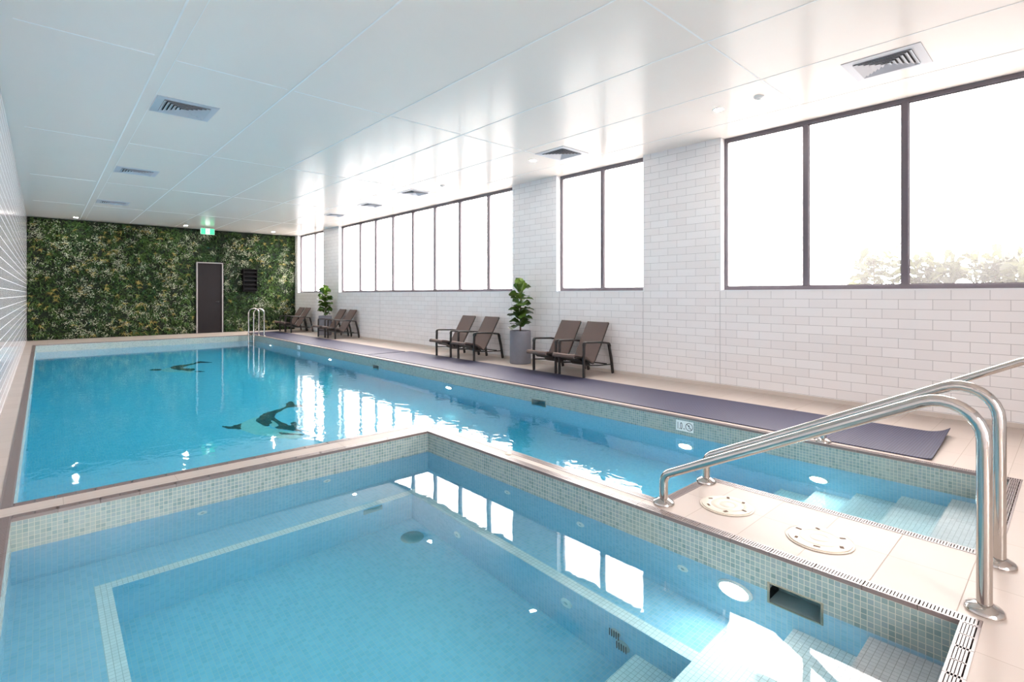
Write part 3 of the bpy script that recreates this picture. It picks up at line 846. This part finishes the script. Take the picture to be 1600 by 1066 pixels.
# ------------------------------------------------------------------ lounge chairs
def chair(name, label, loc, rz=0):
    t = thing(name, label, 'chair', loc, rz, 'low reclining chairs along the window wall')
    W_ = .26
    for s in (-1, 1):
        y = s*(W_-.016)
        g = MB(); g.tube([(.0,y,.004),(-.004,y,.25),(.004,y,.50)], 0, 12, flat=(.021,.015,(1,0,0))); g.build('leg', M['chairframe'], t, smooth=True)
        g = MB(); g.tube([(.705,y,.004),(.66,y,.25),(.60,y,.465)], 0, 12, flat=(.024,.015,(1,0,0))); g.build('leg', M['chairframe'], t, smooth=True)
        g = MB(); g.tube(fillet([(-.003,y,.47),(.008,y,.525),(.40,y,.505),(.595,y,.478),(.62,y,.43)], [.03,.3,.03], 5), 0, 12, flat=(.015,.026,(0,0,1))); g.build('armrest', M['chairframe'], t, smooth=True)
        g = MB(); g.tube([(.0,y,.185),(.35,y,.155),(.67,y,.145)], .0095, 10); g.build('stretcher', M['chairframe'], t, smooth=True)
        # side rail that carries the sling from seat front to the top of the back
        yy = s*.205
        rail = [(-.165,yy,.318),(-.05,yy,.300),(.10,yy,.262),(.20,yy,.205),(.262,yy,.185),(.31,yy,.235),(.40,yy,.375),(.50,yy,.545),(.648,yy,.785)]
        g = MB(); g.tube(rail, .012, 10); g.build('side_rail', M['chairframe'], t, smooth=True)
    for (x, z) in ((-.005,.285),(.55,.16)):
        g = MB(); g.tube([(x,-.24,z),(x,.24,z)], .011, 10); g.build('crossbar', M['chairframe'], t, smooth=True)
    # looped straps sagging under the seat
    g = MB(); pr = [(-.12,.30),(-.03,.275),(.02,.235),(.07,.262),(.12,.215),(.17,.235),(.22,.165),(.27,.150)]
    for i in range(len(pr)-1):
        (a, za), (b_, zb) = pr[i], pr[i+1]
        g.quad((a,-.19,za),(b_,-.19,zb),(b_,.19,zb),(a,.19,za))
        g.quad((a,-.19,za-.006),(b_,-.19,zb-.006),(b_,.19,zb-.006),(a,.19,za-.006))
    g.build('seat_webbing', M['chairframe'], t)
    # sling cloth, seat and back
    def cloth(prof, nm, th=.012):
        g = MB(); n = len(prof); ny = 7
        for side in (1, -1):
            for i, (x, z) in enumerate(prof):
                x0, z0 = prof[max(0,i-1)]; x1, z1 = prof[min(n-1,i+1)]
                d = Vector((x1-x0, 0, z1-z0)).normalized(); nr = Vector((-d.z, 0, d.x))
                for k in range(ny):
                    u_ = k/(ny-1)*2-1
                    sag = -.006*(1-u_*u_)
                    g.v.append((x+nr.x*(side*th/2+sag), u_*.212, z+nr.z*(side*th/2+sag)))
        N_ = n*ny
        for i in range(n-1):
            for k in range(ny-1):
                a = i*ny+k
                g.f.append((a, a+1, a+ny+1, a+ny)); g.m.append(0)
                g.f.append((N_+a, N_+a+ny, N_+a+ny+1, N_+a+1)); g.m.append(0)
        ed = list(range(ny)) + [i*ny+ny-1 for i in range(1, n)] + [(n-1)*ny+k for k in range(ny-2, -1, -1)] + [i*ny for i in range(n-2, 0, -1)]
        for a, b_ in zip(ed, ed[1:]+ed[:1]): g.f.append((a, N_+a, N_+b_, b_)); g.m.append(0)
        g.build(nm, M['sling'], t, smooth=True)
    cloth([(-.185,.300),(-.192,.320),(-.182,.340),(-.16,.347),(-.09,.337),(0,.318),(.10,.290),(.18,.248),(.235,.205)], 'seat', .022)
    cloth([(.248,.200),(.285,.218),(.33,.290),(.40,.405),(.50,.572),(.60,.732),(.645,.800)], 'backrest', .012)
    return t
CX = 5.93
ch0 = chair('lounge_chair', 'brown sling chair nearest the camera, second of the pair right of the near potted fig', (CX, 5.17, 0))
dup(ch0, (CX, 5.735, 0), 'brown sling chair immediately right of the near potted fig')
dup(ch0, (CX-.02, 7.775, 0), 'brown sling chair immediately left of the near potted fig')
dup(ch0, (CX-.03, 8.50, 0), 'left chair of the middle pair, left of the near potted fig')
dup(ch0, (CX+.03, 14.03, 0), 'right chair of the pair in front of the far potted fig')
dup(ch0, (CX+.03, 14.72, 0), 'left chair of the pair in front of the far potted fig')
dup(ch0, (CX-.02, 17.30, 0), 'right chair of the farthest pair beside the plant wall')
dup(ch0, (CX-.02, 17.86, 0), 'brown sling chair at the very end, touching the plant wall corner')

# ------------------------------------------------------------------ potted fiddle leaf figs
def fig_leaf(mb, base, direc, length, width, cols, tint, droop=.35, rnd=random):
    d = Vector(direc).normalized(); up = Vector((0,0,1))
    side = d.cross(up)
    if side.length < .05: side = Vector((1,0,0))
    side.normalize(); side = Matrix.Rotation(rnd.uniform(-1, 1), 3, d) @ side
    nrm = side.cross(d).normalized()
    nu, nv = 9, 7; n0 = len(mb.v); P = []
    ph = rnd.random()*6
    for i in range(nu):
        s = i/(nu-1)
        # fiddle outline: narrow waist, broad rounded end
        wv = (.16+.95*s**.8) * (1-max(0, (s-.62)/.38)**2.4)**.5 if s < 1 else 0
        wv *= (1 - .22*math.exp(-((s-.33)/.12)**2))
        wv = max(wv, .03)*width/2
        c = Vector(base) + d*(length*s) - up*(droop*length*s*s*.6)
        for k in range(nv):
            u_ = k/(nv-1)*2-1
            ripple = .045*length*sin(s*16+ph+u_)*abs(u_)**2
            cup = .22*abs(u_)**1.5*wv
            P.append(c + side*(u_*wv) + nrm*(cup+ripple))
    mb.v += [tuple(p) for p in P]
    for i in range(nu-1):
        for k in range(nv-1):
            a = n0+i*nv+k
            mb.f.append((a, a+1, a+nv+1, a+nv)); mb.m.append(0)
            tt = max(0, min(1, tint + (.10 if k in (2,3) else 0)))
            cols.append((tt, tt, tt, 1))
def fig(loc, label, seed, leaves):
    rnd = random.Random(seed)
    t = thing('potted_fig', label, 'potted plant', loc, 0, 'fiddle leaf figs in grey pots')
    R, Hh = .190, .59
    g = MB(); g.lathe([(.002,0),(R-.012,0),(R-.004,.006),(R,.02),(R,Hh-.01),(R-.004,Hh),(R-.022,Hh),(R-.026,Hh-.01),(R-.026,Hh-.07),(.002,Hh-.07)], (0,0,0), 56)
    pot_o = g.build('pot', M['pot'], t, smooth=True)
    g = MB(); g.lathe([(.002,.012),(.10,.010),(R-.03,0),(R-.03,-.01),(.002,-.01)], (0,0,Hh-.055), 40); g.build('soil', M['soil'], pot_o, smooth=True)
    path = [(.0,0,Hh-.05),(.012,.01,Hh+.15),(-.008,-.006,Hh+.36),(.006,.004,Hh+.58),(0,0,Hh+.80)]
    g = MB(); g.tube(path, [.014,.012,.010,.008,.005], 8)
    g.tube([(.012,.01,Hh+.10),(.05,-.02,Hh+.22),(.06,-.05,Hh+.38)], [.008,.007,.004], 7)
    g.build('trunk', M['trunk'], t, smooth=True)
    g = MB(); cols = []
    # leaf: height fraction, azimuth, elevation, length, width, tint
    for (h, az, el, ln, wd, tn) in leaves:
        z = Hh + h; a = radians(az); e_ = radians(el)
        d = (cos(a)*cos(e_), sin(a)*cos(e_), sin(e_))
        b0 = (.012*cos(a), .012*sin(a), z)
        fig_leaf(g, b0, d, ln, wd, cols, tn, droop=.62 if el < 60 else .05, rnd=rnd)
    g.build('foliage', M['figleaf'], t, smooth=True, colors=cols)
    return t
def leafset(seed):
    rnd = random.Random(seed); L_ = []
    az = rnd.uniform(0, 360)
    n = 34
    for i in range(n):
        s = i/(n-1)
        h = .06 + .66*s
        az += 137.5 + rnd.uniform(-15, 15)
        el = rnd.uniform(5, 52) + 25*max(0, s-.55)/.45
        ln = rnd.uniform(.23, .30)*(1-.12*s); wd = ln*rnd.uniform(.85, 1.05)
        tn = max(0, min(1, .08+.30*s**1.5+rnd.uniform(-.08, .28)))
        L_.append((h, az, el, ln, wd, tn))
    for k, a in enumerate((20, 150, 265)):
        L_.append((.66, a, 58+7*k, .24, .20, .6+.12*k))
    L_.append((.72, 210, 78, .24, .20, .95))
    L_.append((.72, 40, 74, .22, .18, .85))
    return L_
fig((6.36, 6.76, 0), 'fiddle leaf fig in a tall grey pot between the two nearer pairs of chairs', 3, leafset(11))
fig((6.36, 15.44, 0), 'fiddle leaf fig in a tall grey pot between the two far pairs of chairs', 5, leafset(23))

# ------------------------------------------------------------------ far wall: plant wall, door, louvre, exit sign
DX0, DX1, DZ = 3.63, 4.32, 2.24
NX0, NX1, NZ0, NZ1 = 4.93, 5.36, 1.34, 2.09
t = bpy.data.objects.new('door_1', None); COL.objects.link(t); t['kind'] = 'structure'; t.location = (DX0, 18.82, 0)
g = MB(); g.box(.0, DX1-DX0, 0, .05, .008, DZ); leaf_o = g.build('door_leaf', M['door'], t, bevel=.003)
g = MB(); g.box(-.035, 0, -.03, .17, 0, DZ+.03); g.box(DX1-DX0, DX1-DX0+.035, -.03, .17, 0, DZ+.03); g.box(0, DX1-DX0, -.03, .17, DZ, DZ+.03); g.build('door_frame', M['doorframe'], t, bevel=.002)
g = MB(); g.lathe([(.001,-.012),(.022,-.012),(.022,0),(.001,0)], (.60,0,1.0), 20, axis='y'); g.tube([(.60,-.012,1.0),(.60,-.045,1.0),(.50,-.05,1.0)], .008, 8); g.build('door_handle', M['chairframe'], leaf_o, smooth=True)
t = thing('louvre_vent', 'black louvred vent box set into the plant wall right of the door', 'vent', (NX0, 18.70, NZ0))
g = MB(); W_, Hh = NX1-NX0, NZ1-NZ0
g.box(0,W_,.06,.28,0,Hh); g.box(0,.02,-.02,.06,0,Hh); g.box(W_-.02,W_,-.02,.06,0,Hh); g.box(.02,W_-.02,-.02,.06,0,.02); g.box(.02,W_-.02,-.02,.06,Hh-.02,Hh)
g.build('housing', M['niche'], t)
for k in range(5):
    z = .07+k*.14
    g = MB(); g.v = [(.02,-.03,z),(W_-.02,-.03,z),(W_-.02,.06,z+.10),(.02,.06,z+.10),(.02,-.03,z-.012),(W_-.02,-.03,z-.012),(W_-.02,.06,z+.088),(.02,.06,z+.088)]
    g.f = [(0,1,2,3),(7,6,5,4),(0,4,5,1),(1,5,6,2),(2,6,7,3),(3,7,4,0)]; g.m = [0]*6
    g.build('louvre_blade', M['niche'], t)

def gfree(x, z, pad=.0):
    if DX0-.05-pad < x < DX1+.05+pad and z < DZ+.04+pad: return False
    if NX0-pad < x < NX1+pad and NZ0-pad < z < NZ1+pad: return False
    return True
gt = thing('vertical_garden', 'dense green plant wall with white flowers and yellow grasses covering the far end', 'plant wall', (LX, 18.98, 0))
gt['kind'] = 'stuff'
g = MB()
for (x0,x1,z0,z1) in ((LX+.005,DX0-.04,0,CEIL-.01),(DX0-.04,DX1+.04,DZ+.035,CEIL-.01),(DX1+.04,NX0,0,CEIL-.01),(NX0,NX1,0,NZ0),(NX0,NX1,NZ1,CEIL-.01),(NX1,WX-.005,0,CEIL-.01)):
    g.box(x0-LX, x1-LX, -.10, 0, z0+.002, z1)
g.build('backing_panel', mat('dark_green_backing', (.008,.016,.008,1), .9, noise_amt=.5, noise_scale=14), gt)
def blade(mb, c, d, w_, L_, cols, tint, bend=.3):
    """a tapering three-segment leaf"""
    d = Vector(d).normalized(); sd = d.cross(Vector((rg.uniform(-1,1), rg.uniform(-1,1), rg.uniform(-1,1))))
    if sd.length < .01: sd = Vector((1,0,0))
    sd.normalize(); c = Vector(c); n = len(mb.v); dn = Vector((0,0,-1))
    p1 = c + d*L_*.5 + dn*(bend*L_*.12); p2 = c + d*L_*.95 + dn*(bend*L_*.5)
    mb.v += [tuple(c-sd*w_*.25), tuple(c+sd*w_*.25), tuple(p1+sd*w_*.5), tuple(p1-sd*w_*.5), tuple(p2)]
    mb.f += [(n, n+1, n+2, n+3), (n+3, n+2, n+4)]; mb.m += [0, 0]; cols += [(tint,)*3+(1,)]*2
rg = random.Random(99)
gl_, gc = MB(), []; yl, yc = MB(), []; wh, wc = MB(), []
WG, HG = WX-LX, CEIL
def reg(x, z, s, o): return .5+.5*noise.noise(Vector((x*s+o, z*s, o*1.7)))
n_ = 0
while n_ < 6800:
    x, z = rg.uniform(.02, WG-.02), rg.uniform(.02, HG-.04)
    if not gfree(x+LX, z, .03): continue
    n_ += 1
    depth = -.10 - .07*reg(x, z, 2.3, 4) - rg.random()*.03
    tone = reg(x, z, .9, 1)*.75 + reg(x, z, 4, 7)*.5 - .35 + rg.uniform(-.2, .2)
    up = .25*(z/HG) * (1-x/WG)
    k = rg.randint(4, 7); L_ = rg.uniform(.06, .15); wdt = rg.uniform(.010, .028)
    for _ in range(k):
        d = (rg.gauss(0, .8), -rg.uniform(.15, .9), rg.gauss(.15, .8))
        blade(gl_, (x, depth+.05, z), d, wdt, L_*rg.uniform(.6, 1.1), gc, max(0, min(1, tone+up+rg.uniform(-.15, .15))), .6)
n_ = 0
while n_ < 210:
    x, z = rg.uniform(.05, WG-.05), rg.uniform(.06, HG-.1)
    if not gfree(x+LX, z, .06): continue
    if reg(x, z, 1.1, 12) + .25*(z/HG)*(1-x/WG) < rg.uniform(.35, .75): continue
    n_ += 1
    for _ in range(rg.randint(9, 16)):
        d = (rg.gauss(0, .7), -rg.uniform(.3, 1), rg.gauss(.3, .5))
        blade(yl, (x, -.15, z), d, .010, rg.uniform(.07, .14), yc, rg.random(), .8)
n_ = 0
while n_ < 520:
    x, z = rg.uniform(.05, WG-.05), rg.uniform(.06, HG-.08)
    if not gfree(x+LX, z, .05): continue
    if reg(x, z, 1.6, 22) < rg.uniform(.3, .65): continue
    n_ += 1
    for _ in range(rg.randint(10, 22)):
        cx, cz = x+rg.gauss(0, .05), z+rg.gauss(0, .045)
        cz = max(.02, min(CEIL-.03, cz)); cx = max(.02, min(WG-.02, cx))
        for _ in range(2):
            d = (rg.gauss(0, 1), -rg.uniform(.1, .8), rg.gauss(0, 1))
            blade(wh, (cx, -.20-rg.random()*.03, cz), d, rg.uniform(.008,.013), rg.uniform(.016, .028), wc, rg.random(), .1)
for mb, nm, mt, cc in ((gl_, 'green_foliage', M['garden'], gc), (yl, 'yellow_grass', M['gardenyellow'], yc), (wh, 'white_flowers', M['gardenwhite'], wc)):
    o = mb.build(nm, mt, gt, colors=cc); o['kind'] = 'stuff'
# exit sign hanging below the ceiling
t = thing('exit_sign', 'small green and white running man exit sign hanging before the plant wall', 'sign', (3.76, 18.1, CEIL-.24))
g = MB(); g.rbox(-.19,.19,-.02,.02,0,.19,.006); g.build('housing', M['whiteplastic'], t)
g = MB(); g.box(-.18,.18,-.0225,-.02,.008,.182); face_o = g.build('face', M['exit'], t)
g = MB(); y = -.0235
g.box(-.055,.055,y,y+.001,.018,.172)
g.build('doorway_symbol', M['exitwhite'], face_o)
g = MB(); y = -.0250
g.lathe([(.001,0),(.014,0),(.014,.001),(.001,.001)], (.012,y,.145), 14, axis='y')
def limb(p, q, w_):
    p, q = Vector((p[0],0,p[1])), Vector((q[0],0,q[1])); d = (q-p).normalized(); n_v = Vector((-d.z,0,d.x))*w_/2
    g.quad(*[(a.x, y, a.z) for a in (p+n_v, q+n_v, q-n_v, p-n_v)])
limb((.008,.128),(-.008,.082),.024); limb((.008,.122),(.036,.104),.011); limb((.036,.104),(.046,.122),.010); limb((.0,.124),(-.030,.112),.011); limb((-.030,.112),(-.036,.092),.010)
limb((-.004,.085),(.026,.066),.014); limb((.026,.066),(.022,.034),.012); limb((-.008,.085),(-.022,.056),.014); limb((-.022,.056),(-.046,.044),.012)
g.build('running_figure', M['exit'], face_o)
for x in (-.12, .12):
    g = MB(); g.tube([(x,0,.19),(x,0,.24)], .004, 8); g.build('hanger', M['steel'], t)

# ------------------------------------------------------------------ ceiling fittings
def downlight(x, y, label):
    t = thing('downlight', label, 'ceiling light', (x, y, CEIL), 0, 'round recessed downlights')
    g = MB(); g.lathe([(.048,-.004),(.056,-.006),(.064,-.003),(.065,0),(.048,0),(.048,-.004)], (0,0,0), 32, cap=False); g.build('trim_ring', M['lampring'], t, smooth=True)
    g = MB(); g.lathe([(.001,-.0035),(.049,-.0035),(.049,-.001),(.001,-.001)], (0,0,0), 32); g.build('diffuser', M['lamp'], t)
downlight(5.645, 2.73, 'round downlight nearest the camera, beside the smoke detector by the big window')
downlight(5.65, 5.72, 'round downlight beside the ceiling vent over the two-pane window')
downlight(5.68, 8.68, 'round downlight touching the third vent of the window-side row')
downlight(5.65, 11.94, 'round downlight over the row of eight panes, between two vents')
downlight(5.70, 15.3, 'round downlight near the pier before the far two-pane window')
downlight(5.69, 18.1, 'round downlight close to the plant wall above the far chairs')
downlight(3.20, 18.2, 'round downlight close to the plant wall left of the exit sign')
downlight(.66, 18.3, 'round downlight close to the plant wall at its left end')
def detector(x, y, label):
    t = thing('smoke_detector', label, 'smoke detector', (x, y, CEIL), 0, 'white smoke detectors')
    g = MB(); g.lathe([(.001,-.030),(.028,-.029),(.040,-.020),(.048,-.012),(.052,-.010),(.052,0),(.001,0)], (0,0,0), 28); body_o = g.build('body', M['whiteplastic'], t, smooth=True)
    g = MB(); g.lathe([(.001,-.033),(.018,-.032),(.020,-.028),(.001,-.028)], (0,0,0), 20); g.build('sensor', M['greyplastic'], body_o, smooth=True)
detector(5.59, 2.263, 'white smoke detector near the big three-pane window')
detector(5.67, 8.196, 'white smoke detector farther along, beside the third downlight')
def vent(x0, x1, y0, y1, label, kind=0):
    cx, cy = (x0+x1)/2, (y0+y1)/2; W_, L_ = (x1-x0)/2, (y1-y0)/2
    t = thing('ceiling_vent', label, 'air vent', (cx, cy, CEIL), 0, 'square ceiling air vents')
    f = .075; g = MB()
    # sloping flange
    def ring(a, za, b_, zb):
        o_ = [(-W_+a,-L_+a,za),(W_-a,-L_+a,za),(W_-a,L_-a,za),(-W_+a,L_-a,za)]; i_ = [(-W_+b_,-L_+b_,zb),(W_-b_,-L_+b_,zb),(W_-b_,L_-b_,zb),(-W_+b_,L_-b_,zb)]
        for k in range(4):
            q = (k+1) % 4; g.quad(o_[k], o_[q], i_[q], i_[k])
    ring(0,-.001,.002,-.006); ring(.002,-.006,f,-.010); ring(f,-.010,f,.0)
    g.build('flange', M['vent'], t)
    w2, l2 = W_-f, L_-f
    g = MB(); g.quad((-w2,-l2,-.0005),(w2,-l2,-.0005),(w2,l2,-.0005),(-w2,l2,-.0005)); g.build('duct_opening', M['black'], t)
    # nested square blades, each flaring down and outward
    n = 6
    for k in range(n):
        ro, ri = 1-k/n, 1-k/n-.80/n
        if k == n-1: ri = .01
        g = MB(); zo, zi = -.020, -.003
        for (qa, qb) in (((-1,-1),(1,-1)),((1,-1),(1,1)),((1,1),(-1,1)),((-1,1),(-1,-1))):
            g.quad((qa[0]*w2*ro,qa[1]*l2*ro,zo),(qb[0]*w2*ro,qb[1]*l2*ro,zo),(qb[0]*w2*ri,qb[1]*l2*ri,zi),(qa[0]*w2*ri,qa[1]*l2*ri,zi))
            g.quad((qa[0]*w2*ro,qa[1]*l2*ro,zo),(qb[0]*w2*ro,qb[1]*l2*ro,zo),(qb[0]*w2*ro,qb[1]*l2*ro,zo+.003),(qa[0]*w2*ro,qa[1]*l2*ro,zo+.003))
        g.build('vent_blade', M['vent'], t)
V = 'pale square louvred ceiling vent '
vent(5.36, 5.90, .87, 1.45, V+'nearest the camera above the big window')
vent(5.40, 5.96, 4.86, 5.43, V+'beside the second downlight, over the two-pane window')
vent(5.38, 5.92, 8.88, 9.42, V+'touching the third downlight of the window side')
vent(5.42, 5.92, 10.84, 11.34, V+'fourth along the window side, before the fourth downlight')
vent(5.44, 5.92, 12.89, 13.38, V+'farthest of the window-side row')
vent(.885, 1.47, 6.48, 7.08, V+'largest of the left-hand row')
vent(.885, 1.47, 10.50, 11.04, V+'middle of the left-hand row')
vent(.885, 1.47, 14.49, 15.05, V+'farthest of the left-hand row, toward the plant wall')

# ------------------------------------------------------------------ outside the windows: ledge and shrubs
g = MB(); g.box(WX+TH+.02, 9.5, WY0-2, WY1+2, .85, 1.0); o = g.build('outside_ledge', M['concrete']); struct(o)
rg = random.Random(5)
def shrub(x, y, h, n, label, big=1.0, tint=.3, spread=.3):
    t = thing('garden_shrub', label, 'shrub', (x, y, 1.0), 0, 'shrubs outside the big window')
    g = MB(); g.tube([(0,0,.0),(.01,.01,h*.4),(0,.02,h*.75)], [.015,.012,.006], 7); g.build('stem', M['trunk'], t)
    g = MB(); cols = []
    for i in range(n):
        s = rg.random(); a = rg.uniform(0, 2*pi); e_ = rg.uniform(-.1, 1.2)
        b0 = (rg.gauss(0, spread*.4), max(-.17, min(.17, rg.gauss(0, spread))), h*(.15+.6*s))
        ln = rg.uniform(.11, .2)*big
        fig_leaf(g, b0, (cos(a)*cos(e_), sin(a)*cos(e_), sin(e_)), ln, ln*.38, cols, max(0, min(1, tint+rg.uniform(-.3, .4))), .3, rg)
    g.build('foliage', M['shrub'], t, smooth=True, colors=cols)
shrub(7.6, 1.68, .95, 130, 'leafy shrub outside the big window, left of its thick mullion', 1.35, .30, .17)
shrub(7.7, 1.12, .82, 170, 'leafy shrub outside, right behind the thick mullion of the big window', 1.35, .2, .20)
shrub(7.6, .58, .82, 210, 'low dense shrub outside the rightmost visible pane', 1.35, .2, .26)
shrub(7.7, .05, .80, 190, 'low dense shrub outside at the right edge of the view', 1.4, .4, .24)
shrub(7.8, 6.05, .48, 12, 'sparse sprig outside the two-pane window', .8, .3, .08)
